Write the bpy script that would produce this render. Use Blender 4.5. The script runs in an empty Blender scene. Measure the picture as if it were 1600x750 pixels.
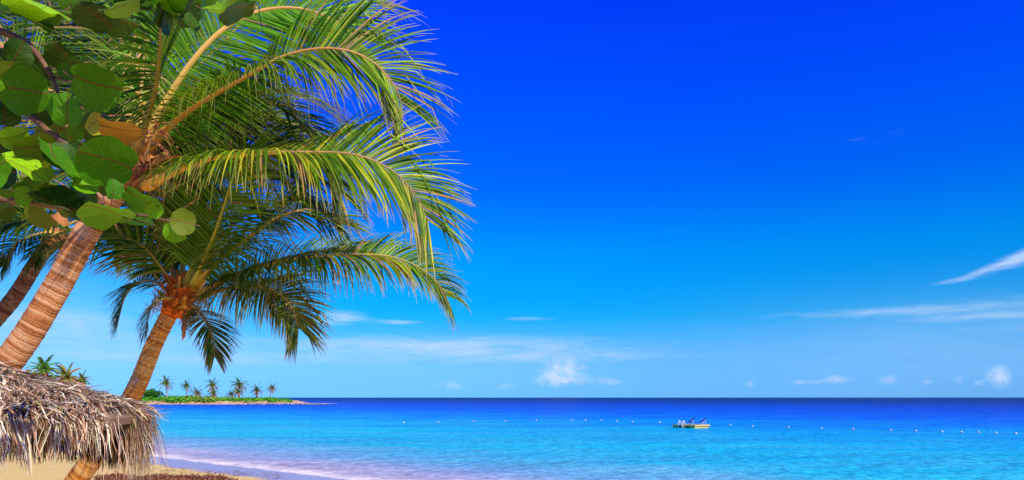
import bpy, bmesh, math, random
from mathutils import Vector, Matrix, noise
R = math.radians
S = bpy.context.scene
COL = S.collection
F = 1150.0                      # focal length in photo pixels
HZ = 621.0                      # horizon row
CZ = 3.5                        # eye height above the sea

# ---------------------------------------------------------------- camera
cd = bpy.data.cameras.new('camera'); cam = bpy.data.objects.new('camera', cd); COL.objects.link(cam)
cd.sensor_width = 36; cd.lens = F / 1600 * 36; cd.shift_y = (HZ - 375) / 1600
cd.clip_start = 0.05; cd.clip_end = 60000
cam.location = (0, 0, CZ); cam.rotation_euler = (math.pi / 2, 0, 0); S.camera = cam

# ---------------------------------------------------------------- world
SUN_EL, SUN_AZ = 36.0, 138.0     # azimuth clockwise from +Y (view direction)
W = bpy.data.worlds.new('World'); S.world = W; W.use_nodes = True
nt = W.node_tree; NN = nt.nodes; LK = nt.links
bg = NN['Background']; bg.inputs[1].default_value = 0.1
def mth(tree, op, a, b=None, c=None, clamp=False):
    n = tree.nodes.new('ShaderNodeMath'); n.operation = op; n.use_clamp = clamp
    for i, v in enumerate((a, b, c)):
        if v is None: continue
        if isinstance(v, (int, float)): n.inputs[i].default_value = v
        else: tree.links.new(v, n.inputs[i])
    return n.outputs[0]
def mixc(tree, fac, a, b, blend='MIX'):
    n = tree.nodes.new('ShaderNodeMix'); n.data_type = 'RGBA'; n.blend_type = blend
    if isinstance(fac, (int, float)): n.inputs[0].default_value = fac
    else: tree.links.new(fac, n.inputs[0])
    for i, v in ((6, a), (7, b)):
        if isinstance(v, (tuple, list)): n.inputs[i].default_value = (*v[:3], 1)
        else: tree.links.new(v, n.inputs[i])
    return n.outputs[2]
def ramp(tree, fac, stops, interp='LINEAR'):
    n = tree.nodes.new('ShaderNodeValToRGB'); n.color_ramp.interpolation = interp
    e = n.color_ramp.elements
    while len(e) < len(stops): e.new(0.5)
    for i, (p, c) in enumerate(stops):
        e[i].position = p
        e[i].color = (*c[:3], 1) if isinstance(c, (tuple, list)) else (c, c, c, 1)
    tree.links.new(fac, n.inputs[0]); return n.outputs[0]
def noi(tree, vec, scale, detail=3, rough=0.5, dist=0.0):
    n = tree.nodes.new('ShaderNodeTexNoise'); n.inputs['Scale'].default_value = scale
    n.inputs['Detail'].default_value = detail; n.inputs['Roughness'].default_value = rough
    n.inputs['Distortion'].default_value = dist
    if vec is not None: tree.links.new(vec, n.inputs['Vector'])
    return n.outputs[0]
def comb(tree, x, y, z):
    n = tree.nodes.new('ShaderNodeCombineXYZ')
    for i, v in enumerate((x, y, z)):
        if isinstance(v, (int, float)): n.inputs[i].default_value = v
        else: tree.links.new(v, n.inputs[i])
    return n.outputs[0]

sky = NN.new('ShaderNodeTexSky'); sky.sky_type = 'NISHITA'; sky.sun_disc = False
sky.sun_elevation = R(SUN_EL); sky.sun_rotation = R(SUN_AZ)
sky.air_density = 1.0; sky.dust_density = 0.3; sky.ozone_density = 3.0
tc = NN.new('ShaderNodeTexCoord'); sp = NN.new('ShaderNodeSeparateXYZ'); LK.new(tc.outputs['Generated'], sp.inputs[0])
vx, vy, vz = sp.outputs
el = mth(nt, 'ARCSINE', vz); az = mth(nt, 'ARCTAN2', vx, vy)
def lin(c): return tuple(((v / 255 + .055) / 1.055) ** 2.4 if v > 10 else v / 255 / 12.92 for v in c)
# tint of the air by elevation: wanted colour / clear-sky colour, over 4
def tint(want, have): return tuple(min(1, a / b / 4) for a, b in zip(lin(want), lin(have)))
stops = [(0.0, tint((106, 190, 268), (205, 203, 180))), (0.02, tint((102, 188, 270), (212, 214, 195))),
         (0.053, tint((82, 184, 266), (196, 216, 211))), (0.105, tint((8, 174, 255), (167, 198, 216))),
         (0.19, tint((0, 150, 255), (136, 169, 202))), (0.269, tint((0, 108, 255), (118, 149, 185))),
         (0.344, tint((0, 88, 257), (104, 134, 172))), (0.48, tint((0, 62, 253), (89, 117, 154))), (.62, tint((0, 36, 180), (85, 110, 146))), (1.0, tint((0, 18, 110), (80, 105, 140)))]
tn = ramp(nt, vz, stops)
sc4 = mixc(nt, 1.0, tn, (4, 4, 4), 'MULTIPLY')
base = mixc(nt, 1.0, sky.outputs[0], sc4, 'MULTIPLY')
def dirof(px, py):
    a = math.atan((px - 800) / F); return a, math.atan((HZ - py) / F * math.cos(a))
def blobs(lst):
    out = None
    for px, py, rx, ry, st, tilt in lst:
        a, e = dirof(px, py)
        dx = mth(nt, 'SUBTRACT', az, a); dy = mth(nt, 'SUBTRACT', el, e)
        dy = mth(nt, 'SUBTRACT', dy, mth(nt, 'MULTIPLY', dx, tilt))
        k = F / math.cos(a) ** 2
        u = mth(nt, 'MULTIPLY', dx, F * 1.0 / max(.6, math.cos(a) ** 2) / rx); v = mth(nt, 'MULTIPLY', dy, F / ry)
        r2 = mth(nt, 'ADD', mth(nt, 'MULTIPLY', u, u), mth(nt, 'MULTIPLY', v, v))
        g = mth(nt, 'MULTIPLY', mth(nt, 'EXPONENT', mth(nt, 'MULTIPLY', r2, -1.0)), st)
        out = g if out is None else mth(nt, 'ADD', out, g)
    return out
cv = comb(nt, mth(nt, 'MULTIPLY', az, 1.0), mth(nt, 'MULTIPLY', el, 1.3), 0.0)
n1 = noi(nt, cv, 60, 9, .66, .3)
cum = blobs([(868, 584, 26, 17, 1.15, 0), (893, 574, 24, 15, 1.0, 0), (880, 594, 42, 9, .8, 0), (848, 567, 22, 5, .5, 0), (948, 596, 26, 7, .8, 0), (705, 602, 24, 8, .75, 0),
             (788, 603, 20, 7, .6, 0), (1310, 592, 24, 7, .9, 0), (1388, 593, 15, 7, .9, 0), (1560, 588, 20, 15, 1.2, 0),
             (1250, 597, 34, 4, .75, 0), (1450, 597, 12, 5, .6, 0), (1497, 594, 10, 6, .8, 0), (1528, 598, 10, 4, .8, 0), (1172, 600, 9, 6, .8, 0)])
cumf = mth(nt, 'MULTIPLY', mth(nt, 'SUBTRACT', mth(nt, 'MULTIPLY', cum, mth(nt, 'SUBTRACT', mth(nt, 'MULTIPLY', n1, 2.0), .42)), .16, None), 1.25, clamp=True)
n2 = noi(nt, comb(nt, mth(nt, 'MULTIPLY', az, 12.0), mth(nt, 'MULTIPLY', el, 85.0), 0.0), 1.0, 8, .66, .9)
strk = blobs([(680, 541, 260, 14, 1.25, 0.01), (860, 557, 180, 9, .8, .0), (330, 560, 300, 9, .7, 0), (620, 503, 34, 3, 1.2, 0), (535, 495, 34, 8, 1.5, 0), (505, 505, 40, 4, .9, 0), (830, 498, 36, 3, .9, 0),
              (1596, 402, 42, 7, 1.7, .34), (1535, 424, 30, 4, 1.0, .34), (1490, 438, 40, 3, .6, .15), (1420, 485, 200, 6, .9, 0), (1560, 493, 160, 5, .7, 0),
              (1350, 218, 140, 14, .17, .1), (60, 500, 130, 14, .8, 0), (150, 530, 200, 10, .5, 0), (-700, 380, 500, 60, 1.2, 0), (2400, 420, 500, 60, 1.2, 0)])
strf = mth(nt, 'MULTIPLY', mth(nt, 'SUBTRACT', mth(nt, 'MULTIPLY', strk, mth(nt, 'SUBTRACT', mth(nt, 'MULTIPLY', n2, 2.4), .48)), .10), .85, clamp=True)
haz = blobs([(1500, 540, 420, 60, .22, 0), (620, 560, 420, 40, .20, 0), (60, 520, 300, 70, .30, 0)])
c1 = mixc(nt, mth(nt, 'MULTIPLY', haz, mth(nt, 'ADD', n2, .5), clamp=True), base, (5.8, 8.2, 10.5))
c1 = mixc(nt, mth(nt, 'MULTIPLY', strf, .72), c1, (6.0, 7.6, 10.5))
c1 = mixc(nt, mth(nt, 'MULTIPLY', cumf, .72), c1, (6.8, 8.0, 10.6))
LK.new(c1, bg.inputs[0])

# ---------------------------------------------------------------- sun, exposure
ld = bpy.data.lights.new('sun', 'SUN'); ld.energy = 5.0; ld.angle = R(0.5); ld.color = (1, .87, .66)
sun = bpy.data.objects.new('sun', ld); COL.objects.link(sun)
sv = Vector((math.sin(R(SUN_AZ)) * math.cos(R(SUN_EL)), math.cos(R(SUN_AZ)) * math.cos(R(SUN_EL)), math.sin(R(SUN_EL))))
sun.rotation_euler = sv.to_track_quat('Z', 'Y').to_euler(); sun.location = sv * 50
S.view_settings.view_transform = 'Standard'; S.view_settings.look = 'None'
S.view_settings.exposure = 0.0; S.view_settings.gamma = 1.0
S.view_settings.use_curve_mapping = False

# ---------------------------------------------------------------- helpers
def P(px, py, d): return Vector(((px - 800) / F * d, d, CZ + (HZ - py) / F * d))
def tag(o, label=None, cat=None, group=None, kind=None):
    if label: o['label'] = label
    if cat: o['category'] = cat
    if group: o['group'] = group
    if kind: o['kind'] = kind
    return o
def empty(name, loc, label, cat, group=None):
    o = bpy.data.objects.new(name, None); COL.objects.link(o); o.location = loc
    return tag(o, label, cat, group)
class MB:
    def __init__(s): s.v = []; s.f = []; s.m = []; s.c = []; s.sm = []
    def add(s, vs, fs, mi=0, col=None, smooth=True):
        b = len(s.v); s.v += [tuple(v) for v in vs]
        s.f += [tuple(b + i for i in f) for f in fs]; s.m += [mi] * len(fs); s.sm += [smooth] * len(fs)
        if col is None: s.c += [(1, 1, 1, 1)] * len(vs)
        elif isinstance(col, list): s.c += [(*c[:3], 1) for c in col]
        else: s.c += [(*col[:3], 1)] * len(vs)
    def box(s, c, size, rot=None, mi=0, col=None):
        c = Vector(c); h = Vector(size) / 2; M = rot or Matrix.Identity(3)
        vs = [c + M @ Vector((h.x * a, h.y * b, h.z * d)) for a in (-1, 1) for b in (-1, 1) for d in (-1, 1)]
        s.add(vs, [(0, 1, 3, 2), (4, 6, 7, 5), (0, 4, 5, 1), (2, 3, 7, 6), (0, 2, 6, 4), (1, 5, 7, 3)], mi, col, False)
    def tube(s, pts, rad, n=8, mi=0, col=None, caps=True, flat=1.0):
        pts = [Vector(p) for p in pts]; N = len(pts)
        if isinstance(rad, (int, float)): rad = [rad] * N
        vs = []; ref = None; cols = []
        for i, p in enumerate(pts):
            t = (pts[min(i + 1, N - 1)] - pts[max(i - 1, 0)]).normalized()
            if ref is None:
                ref = Vector((0, 0, 1)) if abs(t.z) < .9 else Vector((1, 0, 0))
            a = t.cross(ref).normalized(); b = a.cross(t).normalized(); ref = b
            for k in range(n):
                an = 2 * math.pi * k / n
                vs.append(p + (a * math.cos(an) + b * math.sin(an) * flat) * rad[i])
                if isinstance(col, list): cols.append(col[i])
        fs = [(i * n + k, i * n + (k + 1) % n, (i + 1) * n + (k + 1) % n, (i + 1) * n + k) for i in range(N - 1) for k in range(n)]
        if caps: fs += [tuple(range(n))[::-1], tuple((N - 1) * n + k for k in range(n))]
        s.add(vs, fs, mi, cols if cols else col)
    def build(s, name, mats, parent=None, loc=None):
        me = bpy.data.meshes.new(name)
        off = Vector(loc) if loc is not None else (parent_world(parent) if parent else Vector((0, 0, 0)))
        me.from_pydata([(a - off.x, b - off.y, c - off.z) for a, b, c in s.v], [], s.f)
        me.polygons.foreach_set('material_index', s.m); me.polygons.foreach_set('use_smooth', s.sm)
        ca = me.color_attributes.new('tint', 'FLOAT_COLOR', 'POINT')
        ca.data.foreach_set('color', [x for c in s.c for x in c])
        for m in (mats if isinstance(mats, (list, tuple)) else [mats]): me.materials.append(m)
        me.update()
        o = bpy.data.objects.new(name, me); COL.objects.link(o)
        if parent: o.parent = parent
        elif loc is not None: o.location = off
        return o
def parent_world(p):
    v = Vector((0, 0, 0))
    while p: v += p.location; p = p.parent
    return v
def copy_tree(o, parent=None):
    c = o.copy(); COL.objects.link(c); c.parent = parent
    for ch in [x for x in bpy.data.objects if x.parent == o]: copy_tree(ch, c)
    return c
def crom(pts, n):
    pts = [Vector(p) for p in pts]; q = [2 * pts[0] - pts[1]] + pts + [2 * pts[-1] - pts[-2]]
    dense = []
    for i in range(1, len(q) - 2):
        for k in range(20):
            t = k / 20; a, b, c, d = q[i - 1], q[i], q[i + 1], q[i + 2]
            dense.append(.5 * ((2 * b) + (c - a) * t + (2 * a - 5 * b + 4 * c - d) * t * t + (3 * b - a - 3 * c + d) * t ** 3))
    dense.append(pts[-1])
    L = [0]
    for i in range(1, len(dense)): L.append(L[-1] + (dense[i] - dense[i - 1]).length)
    out = []; j = 0
    for i in range(n):
        s_ = L[-1] * i / (n - 1)
        while j < len(L) - 2 and L[j + 1] < s_: j += 1
        t = (s_ - L[j]) / max(1e-9, L[j + 1] - L[j]); out.append(dense[j].lerp(dense[j + 1], t))
    return out, L[-1]

# ---------------------------------------------------------------- materials
def mat(name, col=None, rough=.6, spec=.5):
    m = bpy.data.materials.new(name); m.use_nodes = True; b = m.node_tree.nodes['Principled BSDF']
    b.inputs['Roughness'].default_value = rough; b.inputs['Specular IOR Level'].default_value = spec
    if col: b.inputs['Base Color'].default_value = (*col, 1)
    return m
def pr(m): return m.node_tree.nodes['Principled BSDF']
def bump(m, h, strength, dist=.02):
    t = m.node_tree; n = t.nodes.new('ShaderNodeBump'); n.inputs['Strength'].default_value = strength; n.inputs['Distance'].default_value = dist
    t.links.new(h, n.inputs['Height']); t.links.new(n.outputs[0], pr(m).inputs['Normal'])
def objco(m): return m.node_tree.nodes.new('ShaderNodeTexCoord').outputs['Object']
def geo(m): return m.node_tree.nodes.new('ShaderNodeNewGeometry').outputs['Position']
def tinted(name, rough=.5, trans=0.0, spec=.4, nscale=25, namp=.35):
    m = mat(name, None, rough, spec); t = m.node_tree
    a = t.nodes.new('ShaderNodeAttribute'); a.attribute_name = 'tint'
    n = noi(t, geo(m), nscale, 3)
    f = mth(t, 'ADD', mth(t, 'MULTIPLY', n, 2 * namp), 1 - namp)
    col = mixc(t, 1, a.outputs['Color'], comb(t, f, f, f), 'MULTIPLY')
    t.links.new(col, pr(m).inputs['Base Color'])
    if trans:
        tr = t.nodes.new('ShaderNodeBsdfTranslucent'); t.links.new(mixc(t, 1, col, (1.3, 1.25, .5), 'MULTIPLY'), tr.inputs[0])
        mx = t.nodes.new('ShaderNodeMixShader'); mx.inputs[0].default_value = trans
        t.links.new(pr(m).outputs[0], mx.inputs[1]); t.links.new(tr.outputs[0], mx.inputs[2])
        t.links.new(mx.outputs[0], t.nodes['Material Output'].inputs[0])
    return m
M_frond = tinted('palm_leaflet', .5, .30, .22, 8, .3)
M_rib = tinted('palm_midrib', .45, 0, .5, 14, .25)
M_far = tinted('distant_foliage', .6, .2, .2, .6, .25)
M_thatch = tinted('dry_thatch', .85, 0, .15, 60, .3)
M_fibre = tinted('crown_fibre', .8, 0, .2, 40, .45)
M_wood = mat('weathered_board', None, .75, .2)
t = M_wood.node_tree; g = objco(M_wood)
LK_ = t.links.new
LK_(ramp(t, noi(t, g, 18, 5, .6), [(.3, (.20, .09, .045)), (.7, (.42, .24, .14))]), pr(M_wood).inputs['Base Color'])
bump(M_wood, noi(t, g, 60, 4), .5, .01)

def trunk_mat(name, c0, c1, c2, ax=(.6, 0, .8)):
    m = mat(name, None, .85, .15); t = m.node_tree
    a = t.nodes.new('ShaderNodeAttribute'); a.attribute_name = 'tint'     # r: ring height 0..1, g: random per ring
    s_ = t.nodes.new('ShaderNodeSeparateColor'); t.links.new(a.outputs['Color'], s_.inputs[0])
    gp = geo(m); dt = t.nodes.new('ShaderNodeVectorMath'); dt.operation = 'DOT_PRODUCT'; dt.inputs[1].default_value = ax; t.links.new(gp, dt.inputs[0])
    sc_ = t.nodes.new('ShaderNodeVectorMath'); sc_.operation = 'SCALE'; sc_.inputs[0].default_value = ax; t.links.new(mth(t, 'MULTIPLY', dt.outputs['Value'], 2.2), sc_.inputs['Scale'])
    ad = t.nodes.new('ShaderNodeVectorMath'); ad.operation = 'ADD'; t.links.new(gp, ad.inputs[0]); t.links.new(sc_.outputs[0], ad.inputs[1])
    fine = noi(t, ad.outputs[0], 26, 6, .8); big = noi(t, geo(m), 6, 4, .6)
    f = mth(t, 'ADD', mth(t, 'MULTIPLY', fine, .75), mth(t, 'MULTIPLY', s_.outputs[1], .35))
    f = mth(t, 'ADD', f, mth(t, 'MULTIPLY', big, .3)); 
    c = ramp(t, mth(t, 'SUBTRACT', f, .2), [(.22, c0), (.45, c1), (.75, c2)])
    crack = ramp(t, mth(t, 'ADD', s_.outputs[0], mth(t, 'MULTIPLY', mth(t, 'SUBTRACT', fine, .5), .55)), [(.0, 0.0), (.30, 1.0)])
    c = mixc(t, ramp(t, noi(t, gp, 3.5, 6, .75), [(.56, 0.0), (.66, .55)]), c, (.62, .52, .40))
    c = mixc(t, crack, (.05, .022, .010), c)
    t.links.new(c, pr(m).inputs['Base Color']); bump(m, fine, .9, .02); return m
M_trunk = trunk_mat('coconut_bark', (.22, .065, .02), (.64, .25, .08), (.92, .54, .28))
M_trunk2 = trunk_mat('orange_coconut_bark', (.32, .08, .02), (.82, .33, .06), (.98, .58, .20), (.55, 0, .83))
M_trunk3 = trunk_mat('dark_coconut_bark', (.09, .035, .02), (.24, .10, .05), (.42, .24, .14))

# sand
SHX, SHY, SHK = -6.3, 31.2, .855
def sdist(x, y):                 # distance seaward of the shoreline
    return ((y - SHY) + SHK * (x - SHX)) / 1.316
M_sand = mat('beach_sand', None, .9, .2); t = M_sand.node_tree; g = geo(M_sand)
sx = t.nodes.new('ShaderNodeSeparateXYZ'); t.links.new(g, sx.inputs[0])
wet = ramp(t, mth(t, 'ADD', sx.outputs[2], mth(t, 'MULTIPLY', noi(t, g, .6, 4), .10)), [(.22, 1.0), (.265, 0.0)])
dry = ramp(t, noi(t, g, 3, 6, .65), [(.3, (.82, .56, .16)), (.7, (.97, .77, .28))])
t.links.new(mixc(t, wet, dry, (.52, .38, .42)), pr(M_sand).inputs['Base Color'])
t.links.new(mth(t, 'SUBTRACT', .9, mth(t, 'MULTIPLY', wet, .68)), pr(M_sand).inputs['Roughness'])
t.links.new(mth(t, 'ADD', .15, mth(t, 'MULTIPLY', wet, .35)), pr(M_sand).inputs['Specular IOR Level'])
bump(M_sand, noi(t, g, 5, 6, .7), .5, .06)

def zground(x, y):
    s_ = sdist(x, y)
    if s_ > 0: return max(-3.0, -.07 * s_)
    b = -s_
    z = .055 * min(b, 5) + max(0, min(b - 5, 11)) * .07
    return z + .03 * noise.noise(Vector((x * .3, y * .3, 0))) * min(1, b / 5)
def graded(lo, hi, c, fine, grow=1.13):
    out = [c]; st = fine
    while out[-1] < hi: out.append(out[-1] + st); st *= grow if out[-1] - c > 45 else 1
    o2 = [c]; st = fine
    while o2[-1] > lo: o2.append(o2[-1] - st); st *= grow if c - o2[-1] > 45 else 1
    return sorted(set(o2[1:] + out))
xs = graded(-30000, 30000, -12, 1.0); ys = graded(-30000, 30000, 25, 1.0)
mb = MB(); nx = len(xs)
mb.add([(x, y, zground(x, y)) for y in ys for x in xs], [(j * nx + i, j * nx + i + 1, (j + 1) * nx + i + 1, (j + 1) * nx + i) for j in range(len(ys) - 1) for i in range(nx - 1)])
tag(mb.build('beach_sand', M_sand), kind='structure')

# sea
M_sea = mat('sea_water', None, .12, .5); t = M_sea.node_tree; g = geo(M_sea)
sx = t.nodes.new('ShaderNodeSeparateXYZ'); t.links.new(g, sx.inputs[0])
X, Y = sx.outputs[0], sx.outputs[1]
sd = mth(t, 'MULTIPLY', mth(t, 'ADD', mth(t, 'SUBTRACT', Y, SHY), mth(t, 'MULTIPLY', mth(t, 'SUBTRACT', X, SHX), SHK)), 1 / 1.316)
wob = mth(t, 'MULTIPLY', mth(t, 'SUBTRACT', noi(t, g, .09, 4, .6), .5), 1.0)
sdw = mth(t, 'MAXIMUM', mth(t, 'MULTIPLY', sd, mth(t, 'ADD', 1.0, mth(t, 'MULTIPLY', wob, 1.3))), 0.0)
lg = mth(t, 'DIVIDE', mth(t, 'LOGARITHM', mth(t, 'ADD', sdw, 1.0), math.e), math.log(1001))
M_SEA_STOPS = [(0.0, (.80, .58, .56)), (.20, (.52, .50, .64)), (.30, (.20, .50, .70)), (.40, (.0, .55, .74)), (.48, (.0, .52, .75)),
               (.57, (.0, .41, .78)), (.63, (.0, .27, .84)), (.70, (.0, .12, .80)), (.80, (.0, .055, .62)), (.90, (.0, .02, .32)), (1.0, (.0, .012, .20))]
col = ramp(t, lg, M_SEA_STOPS)
# ripple patches: water's own colour over sand ripples and weed
pt = noi(t, comb(t, mth(t, 'MULTIPLY', X, .05), mth(t, 'MULTIPLY', Y, .22), 0.0), 1.0, 5, .65)
pf = ramp(t, pt, [(.35, 0.0), (.65, 1.0)])
near = ramp(t, lg, [(.30, 1.0), (.62, 0.0)])
col = mixc(t, mth(t, 'MULTIPLY', mth(t, 'MULTIPLY', pf, near), .35), col, (.26, .50, .84))
# foam along the swash edge
fl = mth(t, 'ADD', sd, mth(t, 'MULTIPLY', mth(t, 'SUBTRACT', noi(t, g, .35, 3), .5), 1.6))
fo = ramp(t, mth(t, 'MULTIPLY', fl, .1), [(.0, 1.0), (.025, 1.0), (.05, .5), (.13, .0)])
fn = ramp(t, noi(t, g, 3.2, 7, .85), [(.43, 0.0), (.50, 1.0)])
foam = mth(t, 'MULTIPLY', fo, fn)
f2 = ramp(t, mth(t, 'MULTIPLY', mth(t, 'ADD', sd, mth(t, 'MULTIPLY', noi(t, g, .2, 3), 3.0)), .1), [(.42, .0), (.48, .9), (.52, .5), (.6, 0.0)])
fn2 = ramp(t, noi(t, g, 3.0, 5, .8), [(.5, 0.0), (.6, 1.0)])
spk = ramp(t, noi(t, comb(t, mth(t, 'MULTIPLY', X, .35), mth(t, 'MULTIPLY', Y, .5), 0.0), 4.5, 6, .85), [(.36, .5), (.5, 1.0), (.62, 1.55)])  # ripple sparkle painted into the water colour as light and dark grain
col = mixc(t, 1, col, spk, 'MULTIPLY')
lane = ramp(t, noi(t, comb(t, mth(t, 'MULTIPLY', X, .012), mth(t, 'MULTIPLY', Y, .06), 4.0), 1.0, 6, .7, .5), [(.36, (.72, .80, .90)), (.5, (1, 1, 1)), (.66, (1.25, 1.14, 1.04))])
col = mixc(t, .9, col, lane, 'MULTIPLY')
foam = mth(t, 'MAXIMUM', foam, mth(t, 'MULTIPLY', f2, mth(t, 'MULTIPLY', fn2, .5)))
col = mixc(t, foam, col, (.95, .93, .92))
t.links.new(col, pr(M_sea).inputs['Base Color'])
t.links.new(mth(t, 'ADD', mth(t, 'MULTIPLY', foam, .6), .22), pr(M_sea).inputs['Roughness'])
pr(M_sea).inputs['IOR'].default_value = 1.13; pr(M_sea).inputs['Specular IOR Level'].default_value = .003
gx = comb(t, mth(t, 'MULTIPLY', X, .75), Y, 0.0)
w1 = noi(t, gx, 1.1, 4, .6, .4); w2 = noi(t, gx, .22, 3, .55, .3)
hh = mth(t, 'ADD', mth(t, 'MULTIPLY', w1, .22), mth(t, 'MULTIPLY', w2, .7))
bump(M_sea, hh, 1.0, 1.0)
xs = graded(-30000, 30000, -10, 2.0, 1.2); ys = graded(-200, 30000, 30, 1.0, 1.15)
mb = MB(); nx = len(xs)
def zsea(x, y):
    s_ = sdist(x, y)
    if s_ < -3 or y > 150: return 0.0
    return .02 + .055 * math.exp(-((s_ - 1.2 - .5 * noise.noise(Vector((x * .15, y * .15, 3)))) / .8) ** 2) + .02 * noise.noise(Vector((x * .4, y * .8, 0)))
mb.add([(x, y, zsea(x, y)) for y in ys for x in xs], [(j * nx + i, j * nx + i + 1, (j + 1) * nx + i + 1, (j + 1) * nx + i) for j in range(len(ys) - 1) for i in range(nx - 1)])
tag(mb.build('sea', M_sea), kind='structure')

# ---------------------------------------------------------------- headland
rnd = random.Random(3)
def zhead(x, y):
    end = 1 / (1 + math.exp((x + 120) / 1.5)); tail = 1 / (1 + math.exp((x + 99) / 2.5))
    edge = 369 + 2 * noise.noise(Vector((x * .05, 0, 1)))
    up = max(0, min(1, (y - edge) / 9)); back = max(0, min(1, (440 - y) / 15))
    k = up * up * (3 - 2 * up) * back
    return -0.8 + k * (.85 * tail + 1.7 * end) + .5 * k * noise.noise(Vector((x * .25, y * .25, 0)))
M_head = mat('rocky_shore', None, .9, .2); t = M_head.node_tree; g = geo(M_head)
t.links.new(ramp(t, noi(t, g, .5, 5, .7), [(.35, (.30, .15, .07)), (.5, (.62, .42, .22)), (.7, (.82, .66, .44))]), pr(M_head).inputs['Base Color'])
xs = [-420 + i * 1.6 for i in range(206)]; ys = [362 + j * 1.5 for j in range(56)]
mb = MB(); nx = len(xs)
mb.add([(x, y, zhead(x, y)) for y in ys for x in xs], [(j * nx + i, j * nx + i + 1, (j + 1) * nx + i + 1, (j + 1) * nx + i) for j in range(len(ys) - 1) for i in range(nx - 1)])
tag(mb.build('headland', M_head), kind='structure')
def leafblob(mb, c, rad, n, size, cols, rnd, flat=.8):
    for _ in range(n):
        u = Vector((rnd.gauss(0, 1), rnd.gauss(0, 1), rnd.gauss(0, 1))).normalized()
        r = rnd.uniform(.75, 1.05); p = Vector(c) + Vector((u.x * rad[0] * r, u.y * rad[1] * r, u.z * rad[2] * r))
        a = Vector((rnd.gauss(0, 1), rnd.gauss(0, 1), rnd.gauss(0, 1))).normalized()
        nn = (u + a * .7).normalized(); e1 = nn.cross(Vector((.3, .2, 1))).normalized() * size * rnd.uniform(.6, 1.2); e2 = nn.cross(e1).normalized() * size * rnd.uniform(.4, .8)
        mb.add([p - e1, p - e2, p + e1, p + e2], [(0, 1, 2, 3)], 0, rnd.choice(cols), False)
mb = MB(); greens = [(.04, .30, .01), (.08, .42, .015), (.13, .50, .02), (.22, .52, .03), (.06, .34, .01)]
for i in range(190):
    x = rnd.uniform(-340, -120); y = 376.0 + abs(rnd.gauss(0, 1)) * 9
    h = 1.5 + 1.0 * noise.noise(Vector((x * .08, y * .1, 5))) + rnd.uniform(-.2, .4)
    if x > -150: h = min(h, 1.2)
    w = rnd.uniform(3, 6) if x < -128 else 2.2
    yel = noise.noise(Vector((x * .06, 2, 9))) > .1
    cols = [(.22, .38, .03), (.12, .36, .02), (.30, .40, .05)] if yel else greens
    leafblob(mb, (x, y, zhead(x, y) + h * .3), (w, w * .7, h * 1.1), 190, .55, cols, rnd)
tag(mb.build('shoreline_scrub', M_far), 'low bright green scrub covering the far headland', 'scrub', kind='stuff')
M_rock = mat('pale_rock', None, .9, .2); t = M_rock.node_tree
t.links.new(ramp(t, noi(t, geo(M_rock), 2, 4), [(.3, (.22, .17, .14)), (.7, (.62, .52, .42))]), pr(M_rock).inputs['Base Color'])
rocks = []
for v in range(4):
    bm = bmesh.new(); bmesh.ops.create_icosphere(bm, subdivisions=2, radius=1)
    for q in bm.verts: q.co *= 1 + .45 * noise.noise(q.co * 1.3 + Vector((v * 7, 0, 0)))
    me = bpy.data.meshes.new('rock'); bm.to_mesh(me); bm.free(); me.materials.append(M_rock); rocks.append(me)
for i in range(56):
    x = -133 + 38 * (i / 55) + rnd.uniform(-.5, .5); y = 369.5 + rnd.uniform(-1.5, 2.5)
    o = bpy.data.objects.new('rock', rocks[i % 4]); COL.objects.link(o)
    k = rnd.uniform(.45, 1.0) * (1.0 if x < -104 else .7)
    o.location = (x, y, .15 + k * .2); o.scale = (k * 1.2, k, k * .75); o.rotation_euler = (0, 0, rnd.uniform(0, 6))
    tag(o, 'pale boulder in the low line of rocks running off the tip of the headland', 'rock', 'boulders off the headland tip')

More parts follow.
